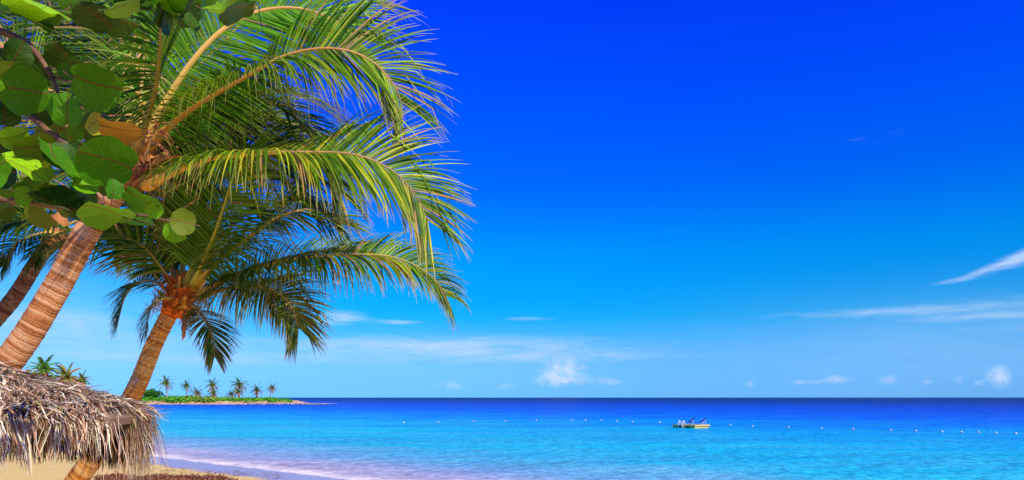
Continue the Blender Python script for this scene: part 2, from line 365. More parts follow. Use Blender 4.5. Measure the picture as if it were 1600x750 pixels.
# ---------------------------------------------------------------- small distant palms
def far_palm(px, cy, by, rpx, d, label, dead=.3, seed=0, lean=0.0, gname='palms on the headland', greenish=(.10, .30, .03), pale=False, nl=13, cat='palm tree', zb=None):
    r = random.Random(seed + 11)
    rpx *= 1.15 if d > 300 else 1.0; top = P(px, cy, d); base = P(px - lean, by, d)
    base.z = zb if zb is not None else min(base.z, max(.3, zhead(base.x, base.y) - .3)) 
    o = empty('palm_tree', base, label, cat, gname)
    h = (top - base).length; tr = MB(); R_ = rpx / F * d
    pts, _ = crom([base, base.lerp(top, .5) + Vector((R_ * .12 * r.uniform(-1, 1), 0, 0)), top], 12)
    rr = max(.10, R_ * .055)
    tr.tube(pts, [rr * (1.5 - .7 * i / 11) for i in range(12)], 8, 0, (.62, .50, .38) if pale else (.36, .22, .13))
    tr.build('trunk', M_rib, o)
    cr = MB(); nf = 20
    for k in range(nf):
        an = k * 2.4 + r.uniform(-.3, .3); e = R(75 - 120 * (k / nf) + r.uniform(-8, 8)); L = R_ * r.uniform(.9, 1.15)
        d0 = Vector((math.cos(an) * math.cos(e), math.sin(an) * math.cos(e), math.sin(e))); p = top.copy(); pp = [p.copy()]; dd = d0.copy()
        for q in range(7):
            p = p + dd * L / 7; pp.append(p.copy()); dd = (dd + Vector((0, 0, -.19))).normalized()
        brown = k / nf > 1 - dead
        c0 = (.42, .17, .06) if brown else tuple(v * r.uniform(.6, 1.3) for v in greenish)
        cr.tube(pp, [R_ * .018 * (1 - q / 9) for q in range(8)], 3, 0, (.40, .32, .08) if not brown else c0)
        for q in range(1, 8):
            T = (pp[q] - pp[q - 1]).normalized(); Sd = T.cross(Vector((0, 0, 1)))
            Sd = Sd.normalized() if Sd.length > .05 else Vector((1, 0, 0))
            for sg in (-1, 1):
                for hh_ in range(nl // 6):
                    b = pp[q - 1].lerp(pp[q], (hh_ + .5) / (nl // 6)); ll = R_ * .34 * (1 - .5 * q / 7) * r.uniform(.8, 1.1)
                    tip = b + (T * .55 + Sd * sg * .75 + Vector((0, 0, -.45 * r.uniform(.5, 1.5)))).normalized() * ll
                    wv = T * R_ * .038
                    cr.add([b - wv, b + wv, tip], [(0, 1, 2)], 0, tuple(v * r.uniform(.75, 1.25) for v in c0), False)
    cr.build('crown', M_far, o); return o
D = 384
far_palm(259, 599, 622, 13, D, 'tall pale-trunked palm nearest the round tree on the headland', .25, 1, -3, greenish=(.16, .28, .05), pale=True)
far_palm(291, 603, 621, 10, D, 'slim palm standing alone, second from the round tree on the headland', .15, 2, -2, pale=True)
far_palm(308, 614, 622, 11, D, 'squat reddish palm low in the scrub between two tall headland palms', .5, 3, 0, greenish=(.14, .22, .03))
far_palm(332, 602, 621, 12, D + 6, 'taller palm rising above a squat one at the middle of the headland', .4, 4, 1)
far_palm(333, 615, 622, 11, D, 'squat green and orange palm under a taller one mid headland', .4, 5, 0, greenish=(.18, .3, .03))
far_palm(374, 601, 621, 14, D + 6, 'largest bushy palm of the headland with a thick brown skirt', .4, 6, 1)
far_palm(361, 616, 622, 8, D, 'smallest palm on the headland, left under the largest palm', .3, 7, 0, greenish=(.07, .2, .03))
far_palm(372, 613, 622, 10, D, 'reddish low palm right beneath the largest headland palm', .55, 8, 0)
far_palm(401, 610, 622, 11, D, 'mid height palm second from the tip of the headland', .4, 9, 2, greenish=(.07, .2, .03))
far_palm(425, 606, 622, 10, D, 'orange tinted palm standing last towards the tip of the headland', .35, 10, 3, greenish=(.2, .3, .03))
# round tree
o = empty('round_tree', (P(237, 0, D).x, D, 2.5), 'round dark green broadleaf tree at the near end of the headland', 'tree')
mb = MB(); mb.tube([(o.location.x, D, 1.5), (o.location.x + .3, D, 4), (o.location.x, D, 7)], [.5, .4, .2], 8, 0, (.2, .12, .07)); mb.build('trunk', M_rib, o)
mb = MB()
for i in range(16):
    a = rnd.uniform(0, 6.28); q = rnd.uniform(0, 4)
    leafblob(mb, (o.location.x + math.cos(a) * q, D + math.sin(a) * q, 5.2 + rnd.uniform(-1.8, 1.6) * (1 - q / 6)), (2.2, 2.2, 1.6), 170, .42, [(.02, .13, .01), (.04, .2, .015), (.06, .24, .02)], rnd)
mb.build('crown', M_far, o)
# trees that rise behind the thatch
far_palm(68, 577, 640, 25, 45, 'young bright green palm showing its crown just above the thatch roof', .25, 21, 3, 'palms behind the thatched shelter', (.12, .30, .04), nl=30, zb=.3)
far_palm(104, 590, 640, 26, 47, 'yellow orange leaved palm half hidden behind the thatch roof slope', .6, 22, 0, 'palms behind the thatched shelter', (.32, .32, .04), nl=30, zb=.2)
far_palm(128, 594, 640, 15, 48, 'small palm with a ragged golden crown, rightmost above the thatch roof', .35, 23, 5, 'palms behind the thatched shelter', (.2, .3, .03), nl=24, zb=.2)
o = empty('bush', (P(30, 0, 46).x, 46, .5), 'green and golden bush seen just over the top of the thatch roof', 'bush')
mb = MB()
for px, py in ((15, 588), (35, 584), (50, 588), (85, 592), (0, 592), (-20, 590)):
    leafblob(mb, P(px, py + 14, 46), (1.1, 1.1, .8), 260, .16, [(.25, .30, .04), (.12, .30, .03), (.4, .28, .05)], rnd)
for px in (-20, 10, 40, 80): mb.tube([P(px, 650, 46), P(px + 5, 600, 46)], [.1, .05], 6, 0, (.2, .12, .06))
mb.build('foliage', M_far, o)

# ---------------------------------------------------------------- coconut palms
def trunk(path, r0, r1, m, parent, seed, ring=.030, n=28):
    r = random.Random(seed); dense, L = crom(path, 200); nr = int(L / ring)
    steps = []
    for i in range(nr):
        rr = r.random(); h = r.uniform(.75, 1.35)
        for (k, bulge, tn) in ((.0, .965, 0), (.22, 1.0, .55), (.6, 1.012, .9), (.93, 1.03, 1.0)):
            steps.append(((i + k) / nr, bulge, tn, rr, i))
    pts, _ = crom(path, len(steps) * 1); mbt = MB(); vs = []; cs = []; ref = None; N = len(steps)
    dn, _ = crom(path, 400)
    def at(u):
        x = u * 399; i = min(398, int(x)); return dn[i].lerp(dn[i + 1], x - i), (dn[min(399, i + 3)] - dn[max(0, i - 3)]).normalized()
    for (u, bu, tn, rr, i) in steps:
        p, T = at(u)
        if ref is None: ref = Vector((0, 1, 0))
        a = T.cross(ref).normalized(); b = a.cross(T).normalized(); ref = b
        rad = (r0 + (r1 - r0) * min(1, u * 1.1)) * (1 + .015 * math.sin(i * 1.7))
        for k in range(n):
            an = 2 * math.pi * k / n
            j = noise.noise(Vector((math.cos(an) * 2.2, math.sin(an) * 2.2, i * .73 + seed)))
            up = T * (ring * .5 * noise.noise(Vector((math.cos(an) * 1.3, math.sin(an) * 1.3, i * .35 + seed))) + .012 * math.sin(an + .8))
            vs.append(p + (a * math.cos(an) + b * math.sin(an)) * rad * (1 + (bu - 1) * .6 + .025 * j) + up)
            cs.append((tn, rr, 0))
    fs = [(i * n + k, i * n + (k + 1) % n, (i + 1) * n + (k + 1) % n, (i + 1) * n + k) for i in range(N - 1) for k in range(n)]
    fs += [tuple(range(n))[::-1], tuple((N - 1) * n + k for k in range(n))]
    mbt.add(vs, fs, 0, cs); return mbt.build('trunk', m, parent)

GREEN = [(.06, .17, .005), (.09, .23, .007), (.15, .30, .010), (.035, .10, .005), (.24, .30, .02), (.02, .07, .004)]
YEL = [(.26, .34, .015), (.40, .38, .02), (.16, .30, .012), (.06, .14, .006)]
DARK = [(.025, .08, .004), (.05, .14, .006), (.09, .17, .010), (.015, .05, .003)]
def frond(parent, path, Lm=.9, n=100, nh=(.1, -.6, .8), droop=.16, cols=GREEN, seed=0, pet=.13, r0=.05, rib=(.62, .40, .07), dead=.06, tipang=22, baseang=72, w=.017, ribend=(.30, .22, .05), nh2=None, hang=0.0, vee=.18, spread=1.0):
    n = int(n * 1.5); w = w * .62; r = random.Random(seed * 13 + 5); pts, L = crom(path, n + 1); nh = Vector(nh).normalized()
    mb = MB()
    for i in range(n + 1):
        u = i / n
        if u < pet: continue
        T = (pts[min(n, i + 1)] - pts[max(0, i - 1)]).normalized()
        bl_ = 0
        if nh2:
            bl_ = max(0, min(1, ((i / n) - .42) / .34)); bl_ = bl_ * bl_ * (3 - 2 * bl_)
        nv = nh if not nh2 else nh.lerp(Vector(nh2).normalized(), bl_)
        Sd = T.cross(nv)
        if Sd.length < .15: Sd = T.cross(Vector((nv.x + .3, nv.y, nv.z)))
        Sd.normalize(); N = Sd.cross(T).normalized()
        q = (u - pet) / (1 - pet)
        ll = 1.12 * Lm * (min(1, .45 + q * 2.6)) * (1 - .42 * max(0, q - .45) / .55)
        ang0 = baseang + (tipang - baseang) * q ** 1.3
        for sg in (-1, 1):
            if r.random() < .03: continue
            l_ = ll * r.uniform(.86, 1.1); an = R(ang0 + r.uniform(-5, 5))
            d = (T * math.cos(an) + Sd * sg * math.sin(an) * spread + N * (vee + r.uniform(-.07, .07))).normalized()
            p = pts[i] + T * r.uniform(-.4, .4) * L / n; K = 6; c0 = r.choice(cols); f = r.uniform(.6, 1.35)
            c0 = (c0[0] * f, c0[1] * f, c0[2] * f)
            isd = r.random() < dead
            if isd: c0 = (.34, .20, .08)
            kink = r.randint(1, 4) if r.random() < (.10 + hang) else -1
            vs = []; cs = []; ww = w * r.uniform(.8, 1.2); g_ = droop * .42 * r.uniform(.5, 1.5) * ((2.3 - 1.5 * bl_) if nh2 else 1)
            gv = Vector((r.uniform(-.12, .12), r.uniform(-.12, .12), -1))
            nrm = N.copy()
            for k in range(K + 1):
                v = k / K; hw = ww * (.5 + 1.6 * v if v < .3 else 1.0 - .9 * ((v - .3) / .7) ** 1.6)
                wv = d.cross(nrm)
                wv = wv.normalized() if wv.length > .05 else T
                nn = wv.cross(d).normalized()
                vs += [p - wv * hw + nn * hw * .35, p.copy(), p + wv * hw + nn * hw * .35]
                tipb = max(0, (v - .78) / .22) * .7
                cc = tuple(a * (1 - tipb) + b * tipb for a, b in zip(c0, (.42, .30, .13))); cs += [cc, tuple(x * 1.5 for x in cc), cc]
                p = p + d * l_ / K
                g2 = g_ * (1 + v * 1.5)
                if k == kink: g2 += r.uniform(.6, 1.6)
                d = (d + gv * g2).normalized()
            fs = []
            for k in range(K): b = 3 * k; fs += [(b, b + 1, b + 4, b + 3), (b + 1, b + 2, b + 5, b + 4)]
            mb.add(vs, fs, 0, cs)
    o = mb.build('frond', M_frond, parent)
    rb = MB(); m = 40; rp, _ = crom(path, m + 1)
    rr = [r0 * (1.15 - .55 * min(1, i / m / .22)) * (1 - .88 * (i / m)) + .003 for i in range(m + 1)]
    cc = [tuple(a + (b - a) * min(1, (i / m) * 1.2) for a, b in zip(rib, ribend)) for i in range(m + 1)]
    rb.tube(rp, rr, 8, 0, cc, flat=.7); rb.build('midrib', M_rib, o)
    return o
def arc(c, az_, el_, L, droop, n=7, bend=0.0):     # free-hand frond path leaving the crown
    d = Vector((math.cos(R(az_)) * math.cos(R(el_)), math.sin(R(az_)) * math.cos(R(el_)), math.sin(R(el_)))); p = Vector(c); out = [p.copy()]
    for i in range(n):
        p = p + d * L / n; out.append(p.copy()); d = (d + Vector((bend, 0, -droop))).normalized()
    return out
def PP(lst): return [P(*q) for q in lst]

# ---- palm A, nearest
dA = 7.6
cA = P(212, 262, dA)
baseA = P(-330, 1000, 7.3); baseA.z = 1.0
pA = empty('coconut_palm', baseA, 'nearest and largest leaning coconut palm whose thick ringed trunk rises behind the thatch', 'palm tree', 'leaning coconut palms')
trunk([baseA, P(-170, 770, 7.3), P(5, 575, 7.4), P(82, 460, 7.5), P(140, 355, 7.6), P(186, 290, 7.6)], .165, .122, M_trunk, pA, 1)
frond(pA, PP([(212, 242, 7.6), (252, 172, 7.5), (300, 98, 7.4), (350, 46, 7.4), (405, 18, 7.5), (470, 14, 7.6), (525, 34, 7.8), (558, 60, 8.0)]), 1.05, 165, (.35, -1, .25), .07, [(.10, .30, .012), (.14, .34, .015), (.07, .22, .01)], 1, .10, .085, (.95, .66, .12), .02, 25, 82, .017, (.62, .30, .10))
frond(pA, PP([(218, 245, 7.6), (262, 200, 7.4), (310, 163, 7.2), (375, 125, 7.1), (450, 86, 7.1), (520, 76, 7.1), (575, 92, 7.2), (612, 128, 7.3), (628, 162, 7.4)]), .98, 150, (.05, -.35, .93), .14, YEL[:1] + GREEN, 2, .16, .06, (.85, .42, .05), .05, 38, 78, .016, (.60, .26, .10), hang=.16, nh2=(.4, -.9, .3))
frond(pA, PP([(228, 292, 7.6), (270, 270, 7.3), (330, 248, 7.1), (400, 240, 7.0), (480, 238, 7.0), (555, 242, 7.0), (612, 266, 7.1), (650, 306, 7.2), (668, 345, 7.3)]), .92, 170, (.05, -.35, .93), .15, [(.20, .32, .012), (.08, .18, .008), (.38, .40, .02), (.04, .10, .006), (.10, .24, .008)], 3, .14, .062, (.95, .48, .04), .09, 36, 80, .017, (.34, .22, .12), hang=.18, nh2=(.5, -.85, .3))
frond(pA, PP([(215, 250, 7.7), (270, 205, 7.9), (340, 168, 8.1), (410, 160, 8.3), (470, 190, 8.4), (515, 235, 8.5)]), .95, 100, (.1, -.5, .8), .16, YEL + GREEN, 4, .12, .05, (.62, .34, .06))
frond(pA, PP([(220, 262, 7.7), (290, 225, 8.0), (370, 205, 8.3), (440, 215, 8.5), (500, 250, 8.7), (530, 300, 8.8)]), .9, 90, (.1, -.6, .7), .2, GREEN + DARK, 5, .12, .05)
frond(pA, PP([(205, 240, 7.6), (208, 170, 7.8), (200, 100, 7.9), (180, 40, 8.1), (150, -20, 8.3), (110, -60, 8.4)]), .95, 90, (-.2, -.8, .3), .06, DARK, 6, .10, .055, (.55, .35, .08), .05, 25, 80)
frond(pA, PP([(205, 240, 7.7), (225, 150, 8.2), (238, 60, 8.6), (262, -30, 9.0), (300, -90, 9.2)]), .95, 80, (.2, -.9, .3), .08, GREEN, 7, .10, .05)
frond(pA, PP([(210, 240, 7.7), (262, 150, 8.2), (340, 75, 8.6), (430, -10, 8.9), (520, -20, 9.2), (600, 10, 9.4)]), .95, 90, (.2, -.6, .7), .10, YEL + GREEN, 8, .10, .05)
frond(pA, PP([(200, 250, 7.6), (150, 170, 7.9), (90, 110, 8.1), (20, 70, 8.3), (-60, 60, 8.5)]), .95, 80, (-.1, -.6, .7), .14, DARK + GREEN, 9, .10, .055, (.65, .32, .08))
frond(pA, PP([(198, 258, 7.6), (130, 215, 7.9), (60, 190, 8.1), (-20, 200, 8.3), (-90, 250, 8.4)]), .9, 80, (-.1, -.6, .7), .18, GREEN, 10, .10, .055, (.75, .36, .06), .15)
frond(pA, PP([(200, 270, 7.6), (150, 262, 7.9), (90, 275, 8.2), (30, 310, 8.4), (-20, 370, 8.5)]), .85, 70, (-.1, -.5, .8), .2, GREEN + DARK, 11, .10, .05)
frond(pA, PP([(228, 285, 7.8), (270, 286, 8.2), (320, 295, 8.6), (365, 310, 8.9), (405, 335, 9.1)]), .7, 90, (.1, -.6, .8), .2, GREEN + DARK, 12, .12, .05, dead=.1)
frond(pA, PP([(213, 240, 7.5), (240, 150, 6.9), (250, 60, 6.3), (245, -60, 5.8)]), .9, 60, (0, -.8, .5), .1, GREEN, 15, .12, .05)
frond(pA, PP([(220, 255, 7.9), (300, 190, 8.6), (380, 150, 9.2), (450, 145, 9.7), (520, 180, 10.1), (560, 240, 10.3)]), .9, 80, (.1, -.5, .8), .16, GREEN + DARK, 16, .10, .05)
frond(pA, PP([(222, 280, 7.9), (300, 262, 8.4), (380, 262, 8.8), (450, 290, 9.1), (500, 340, 9.3)]), .85, 80, (.1, -.5, .8), .22, DARK + GREEN, 17, .12, .05, dead=.12)
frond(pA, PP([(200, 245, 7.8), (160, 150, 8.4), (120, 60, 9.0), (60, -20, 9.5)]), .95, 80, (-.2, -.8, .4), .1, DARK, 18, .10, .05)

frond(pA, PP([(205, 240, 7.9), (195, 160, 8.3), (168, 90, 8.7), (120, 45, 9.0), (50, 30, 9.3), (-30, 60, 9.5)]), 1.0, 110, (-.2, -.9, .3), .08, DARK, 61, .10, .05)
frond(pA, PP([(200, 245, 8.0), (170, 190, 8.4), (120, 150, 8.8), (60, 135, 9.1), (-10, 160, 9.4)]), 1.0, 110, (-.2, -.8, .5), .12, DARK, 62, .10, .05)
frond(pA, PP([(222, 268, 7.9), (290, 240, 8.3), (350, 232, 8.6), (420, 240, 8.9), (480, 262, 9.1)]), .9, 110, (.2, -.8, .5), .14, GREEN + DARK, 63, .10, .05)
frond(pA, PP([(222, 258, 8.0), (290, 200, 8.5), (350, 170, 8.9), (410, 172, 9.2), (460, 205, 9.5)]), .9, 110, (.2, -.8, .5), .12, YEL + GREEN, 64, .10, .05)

def boots(parent, c, T, rad, n, seed, cols, length=.32):
    r = random.Random(seed); T = Vector(T).normalized(); a = T.cross(Vector((0, 1, 0))).normalized(); b = a.cross(T).normalized(); mb = MB()
    mb.tube([c - T * .10, c + T * .1, c + T * .35, c + T * .5], [rad * .8, rad * .95, rad * .75, rad * .3], 14, 0, cols[0])
    for i in range(n):
        an = i * 2.4 + r.uniform(-.2, .2); lv = (i / n) * .42 - .1; u = a * math.cos(an) + b * math.sin(an)
        p0 = c + T * lv + u * rad * .72; s_ = T.cross(u).normalized(); out = (u * r.uniform(.3, 1.0) + T * r.uniform(.0, 1.0) + s_ * r.gauss(0, .45)).normalized()
        ln = length * r.uniform(.55, 1.1); w0 = rad * r.uniform(.18, .42); vs = []; cs = []; K = 5; p = p0.copy(); dd = out; c0 = r.choice(cols)
        for k in range(K + 1):
            v = k / K; hw = w0 * (1 - v * .75) * r.uniform(.9, 1.1)
            th = .028 * (1 - v * .6)
            vs += [p - s_ * hw, p + u * th, p + s_ * hw, p - u * th * .4]; f = r.uniform(.8, 1.2); cs += [tuple(x * f for x in c0)] * 4
            p = p + dd * ln / K; dd = (dd + u * r.uniform(.02, .22)).normalized()
        fs = []
        for k in range(K):
            q = 4 * k
            for e in range(4): fs.append((q + e, q + (e + 1) % 4, q + 4 + (e + 1) % 4, q + 4 + e))
        fs.append((4 * K + 3, 4 * K + 2, 4 * K + 1, 4 * K)); mb.add(vs, fs, 0, cs)
        for q in range(5):
            st = p0 + s_ * r.uniform(-w0, w0) + dd * r.uniform(0, ln); e = st + Vector((r.uniform(-.1, .1), r.uniform(-.1, .1), r.uniform(-.16, .04)))
            mb.tube([st, st.lerp(e, .5) + u * .02, e], [.004, .003, .002], 3, 0, tuple(x * .8 for x in c0))
    return mb.build('leaf_base', M_fibre, parent)
ORG = [(.95, .20, .015), (.95, .36, .03), (.60, .10, .01), (.85, .24, .03), (.95, .46, .08)]
boots(pA, P(200, 278, dA), P(215, 245, dA) - P(150, 345, dA), .14, 40, 1, [(.42, .16, .06), (.62, .30, .08), (.30, .10, .04)], .40)
def stalk(parent, c, dirv, L, n, seed, col, name='flower_stalk', droop=.22):
    r = random.Random(seed); mb = MB(); pts = []; p = Vector(c); d = Vector(dirv).normalized()
    for i in range(8): pts.append(p.copy()); p = p + d * L / 8; d = (d + Vector((0, 0, -.08))).normalized()
    mb.tube(pts, [.02 * (1 - i / 10) for i in range(8)], 6, 0, col)
    for i in range(n):
        b = pts[r.randint(2, 7)]; e = Vector((r.gauss(0, 1), r.gauss(0, .6), r.gauss(0, .6) + .3)).normalized(); q = b.copy(); pp = []
        ln = L * r.uniform(.3, .65); w_ = r.uniform(.008, .018); vs = []
        c_ = tuple(x * r.uniform(.7, 1.3) for x in col); K = 7
        for k in range(K + 1):
            s_ = e.cross(Vector((0, -1, .2))); s_ = s_.normalized() if s_.length > .05 else Vector((1, 0, 0))
            hw = w_ * (1 - .85 * k / K); vs += [q - s_ * hw, q + s_ * hw]
            q = q + e * ln / K; e = (e + Vector((r.uniform(-.12, .12), 0, -droop * 1.6))).normalized()
        mb.add(vs, [(2 * k, 2 * k + 1, 2 * k + 3, 2 * k + 2) for k in range(K)], 0, c_)
    return mb.build(name, M_rib, parent)
stalk(pA, P(212, 215, 7.3), (.12, -.05, 1), .55, 24, 1, (.42, .36, .06))
stalk(pA, P(220, 150, 7.35), (.1, -.05, 1), .7, 30, 2, (.45, .32, .08))
stalk(pA, P(225, 250, 7.3), (.4, -.2, .8), .5, 18, 3, (.50, .26, .07))
stalk(pA, P(95, 200, 7.6), (-.5, -.2, .7), .7, 22, 5, (.62, .36, .10))
stalk(pA, P(60, 110, 7.9), (-.6, -.1, .4), .9, 30, 6, (.70, .36, .12))
stalk(pA, P(160, 320, 7.4), (.2, -.3, -.2), .35, 10, 4, (.45, .20, .08))

# ---- palm B, second
dB = 9.3
baseB = P(30, 1010, 9.4); baseB.z = zground(baseB.x, baseB.y) - .05
pB = empty('coconut_palm', baseB, 'leaning coconut palm with a bright orange crown base, nearer the sea', 'palm tree', 'leaning coconut palms')
trunk([baseB, P(108, 770, 9.4), P(165, 690, 9.35), P(212, 608, 9.3), (P(240, 540, 9.3)), P(264, 492, 9.3)], .152, .10, M_trunk2, pB, 2, .028)
boots(pB, P(274, 482, dB), P(288, 445, dB) - P(266, 498, dB), .185, 85, 2, ORG, .27)
frond(pB, PP([(300, 452, 9.2), (318, 410, 8.9), (338, 360, 8.5), (354, 310, 8.2), (368, 268, 8.0), (385, 235, 7.9)]), .95, 95, (.3, -.9, .2), .06, [(.09, .24, .015), (.14, .30, .02)], 31, .12, .06, (.85, .70, .05), .04, 25, 78, .016, (.50, .48, .06))
frond(pB, PP([(306, 448, 9.2), (345, 405, 8.8), (390, 370, 8.5), (430, 342, 8.4), (475, 328, 8.5), (510, 332, 9.1), (532, 350, 9.2)]), .80, 120, (.05, -.4, .9), .14, GREEN + YEL[:1], 32, .14, .062, (.90, .55, .05), .08, 34, 78, .016, (.55, .30, .09), hang=.1, nh2=(.3, -.8, .5))
frond(pB, PP([(312, 462, 9.2), (350, 438, 8.9), (400, 418, 8.8), (470, 402, 8.7), (545, 398, 8.8), (605, 400, 8.9), (650, 415, 9.0), (682, 440, 9.1), (697, 462, 9.2)]), .78, 180, (.05, -.3, .95), .26, GREEN + YEL[:1] + DARK, 33, .12, .058, (.95, .58, .05), .07, 40, 82, .016, (.40, .30, .10), hang=.16, nh2=(.2, -.65, .7))
frond(pB, PP([(318, 458, 9.5), (370, 430, 9.7), (440, 405, 9.9), (510, 392, 10.0), (570, 395, 10.2), (620, 420, 10.3)]), .75, 100, (.05, -.4, .85), .12, YEL + GREEN, 34, .15, .05)
frond(pB, PP([(312, 466, 9.2), (350, 452, 8.9), (395, 448, 8.7), (432, 456, 8.6), (456, 480, 8.6), (466, 512, 8.7)]), .70, 130, (.1, -.4, .9), .20, [(.12, .16, .015), (.20, .20, .02), (.07, .11, .012)], 35, .15, .05, (.6, .30, .06), .15, 34, 80, .016, (.45, .25, .10), hang=.1, nh2=(.6, -.75, .2))
frond(pB, PP([(300, 478, 9.2), (316, 492, 9.0), (328, 515, 8.9), (333, 535, 8.9), (335, 556, 8.9)]), .42, 60, (.7, -.7, .2), .16, DARK + [(.12, .14, .02)], 36, .15, .04, (.4, .2, .06), .2, 25, 60, .013)
frond(pB, PP([(272, 452, 9.3), (250, 415, 9.2), (222, 384, 9.1), (185, 368, 9.0), (150, 366, 9.0), (122, 380, 9.0)]), .84, 95, (-.1, -.6, .8), .2, GREEN + YEL[:1], 37, .15, .055, (.55, .40, .06), .05, 26, 68, .016)
frond(pB, PP([(276, 448, 9.5), (262, 400, 9.8), (232, 362, 10.0), (190, 350, 10.2), (140, 372, 10.4)]), .75, 85, (-.1, -.6, .8), .2, DARK, 38, .12, .05)
frond(pB, PP([(268, 458, 9.4), (240, 440, 9.6), (215, 442, 9.8), (195, 465, 9.9), (185, 500, 10.0)]), .5, 65, (-.1, -.6, .8), .2, DARK, 39, .15, .045)
frond(pB, PP([(284, 440, 9.4), (287, 390, 9.5), (290, 335, 9.6), (275, 290, 9.8), (250, 260, 10)]), .8, 85, (0, -.9, .3), .1, GREEN + DARK, 40, .12, .055, (.4, .35, .05))
frond(pB, PP([(282, 442, 9.6), (262, 385, 10.0), (232, 330, 10.3), (190, 300, 10.6)]), .8, 80, (-.2, -.8, .4), .14, DARK, 41, .12, .05)
frond(pB, PP([(296, 445, 9.6), (330, 385, 10.1), (385, 335, 10.5), (440, 310, 10.9), (490, 320, 11.2)]), .8, 80, (.1, -.6, .7), .16, DARK + GREEN, 42, .12, .05)
frond(pB, PP([(300, 455, 9.7), (345, 440, 10.2), (385, 440, 10.6), (415, 458, 11.0), (428, 485, 11.2)]), .6, 70, (.1, -.5, .8), .2, DARK + GREEN, 43, .12, .05, dead=.1)
frond(pB, PP([(270, 465, 9.1), (245, 470, 8.8), (232, 490, 8.6), (228, 520, 8.5)]), .3, 40, (-.6, -.7, .2), .2, DARK, 44, .2, .035, dead=.3, w=.012)
frond(pB, PP([(290, 445, 9.2), (305, 400, 9.0), (312, 350, 8.9), (300, 300, 8.9)]), .6, 60, (.2, -.9, .3), .12, GREEN, 45, .2, .05, (.6, .5, .07))
stalk(pB, P(288, 492, 9.0), (.3, -.3, -.9), .22, 8, 7, (.55, .20, .07), 'flower_stalk')
# dead spathe
mb = MB(); mb.tube([P(286, 495, 9.0), P(288, 510, 8.98), P(287, 525, 8.97), P(285, 532, 8.97)], [.012, .05, .035, .005], 8, 0, (.62, .24, .12), flat=.5); mb.build('flower_sheath', M_fibre, pB)

# ---- palm C, behind left
baseC = P(-200, 800, 12.5); baseC.z = .95
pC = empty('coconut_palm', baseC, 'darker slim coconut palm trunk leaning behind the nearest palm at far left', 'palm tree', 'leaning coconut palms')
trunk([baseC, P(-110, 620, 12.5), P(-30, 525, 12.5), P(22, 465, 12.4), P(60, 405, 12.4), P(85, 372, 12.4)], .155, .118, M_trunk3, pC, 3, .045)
cC = P(92, 358, 12.4)
boots(pC, P(84, 376, 12.4), (.3, 0, 1), .19, 16, 4, [(.45, .18, .06), (.7, .5, .12), (.3, .1, .04)], .3)
frond(pC, PP([(118, 362, 11.6), (85, 352, 11.3), (40, 345, 11.0), (0, 355, 10.8), (-50, 390, 10.7)]), .85, 80, (.0, -.6, .7), .16, [(.10, .28, .01), (.18, .36, .015), (.05, .15, .006)], 51, .08, .05, (.3, .45, .04), 0, 30, 62, .024)
frond(pC, PP([(75, 350, 12.2), (50, 335, 12.0), (15, 322, 11.8), (-40, 330, 11.7)]), .7, 60, (0, -.9, .3), .1, YEL, 52, .05, .045, (.5, .42, .05), 0, 40, 60, .02)
frond(pC, PP([(95, 355, 12.6), (130, 345, 12.9), (170, 360, 13.2), (200, 400, 13.4)]), .8, 60, (.0, -.6, .7), .2, DARK, 53, .1, .05)
frond(pC, PP([(88, 352, 12.6), (70, 310, 13.0), (30, 285, 13.3), (-20, 290, 13.6)]), .85, 70, (0, -.6, .7), .15, DARK + GREEN, 54, .1, .05)
frond(pC, PP([(95, 352, 12.5), (110, 300, 13.0), (140, 270, 13.4), (190, 265, 13.8)]), .85, 70, (0, -.6, .7), .15, DARK, 55, .1, .05)
frond(pC, PP([(82, 362, 12.2), (50, 368, 11.9), (20, 385, 11.7), (5, 415, 11.6)]), .5, 50, (0, -.6, .7), .2, DARK, 56, .1, .045)
frond(pC, PP([(90, 365, 12.0), (75, 372, 11.6), (62, 388, 11.4), (55, 410, 11.3)]), .45, 45, (0, -.7, .5), .2, DARK, 57, .1, .04)

# ---------------------------------------------------------------- thatched umbrella
oc = Vector((-4.56, 5.89, 0)); gz = 1.0
EZ, AZ_, RR = 3.335, 3.79, 1.50
hut = empty('thatched_shelter', (oc.x, oc.y, gz), 'low beach shelter roofed with ragged grey brown palm thatch hanging in a long fringe', 'thatched shelter')
def oct(k, rr=RR, z=EZ): a = R(-11 + 45 * k); return Vector((oc.x + rr * math.cos(a), oc.y + rr * math.sin(a), z))
apex = Vector((oc.x, oc.y, AZ_))
mb = MB()
vs = [apex] + [oct(k) for k in range(8)] + [apex - Vector((0, 0, .07))] + [oct(k, RR - .03, EZ - .06) for k in range(8)]
fs = [(0, 1 + k, 1 + (k + 1) % 8) for k in range(8)] + [(9, 10 + (k + 1) % 8, 10 + k) for k in range(8)] + [(1 + k, 10 + k, 10 + (k + 1) % 8, 1 + (k + 1) % 8) for k in range(8)]
mb.add(vs, fs, 0, (.30, .20, .13), False); mb.build('roof_deck', M_thatch, hut)
TH = [tuple(min(.85, x * 1.2) for x in c) for c in [(.42, .25, .16), (.58, .43, .29), (.26, .14, .08), (.68, .56, .42), (.14, .06, .035), (.50, .27, .17), (.36, .29, .22), (.78, .68, .54), (.40, .35, .18), (.10, .045, .025), (.50, .45, .38)]]
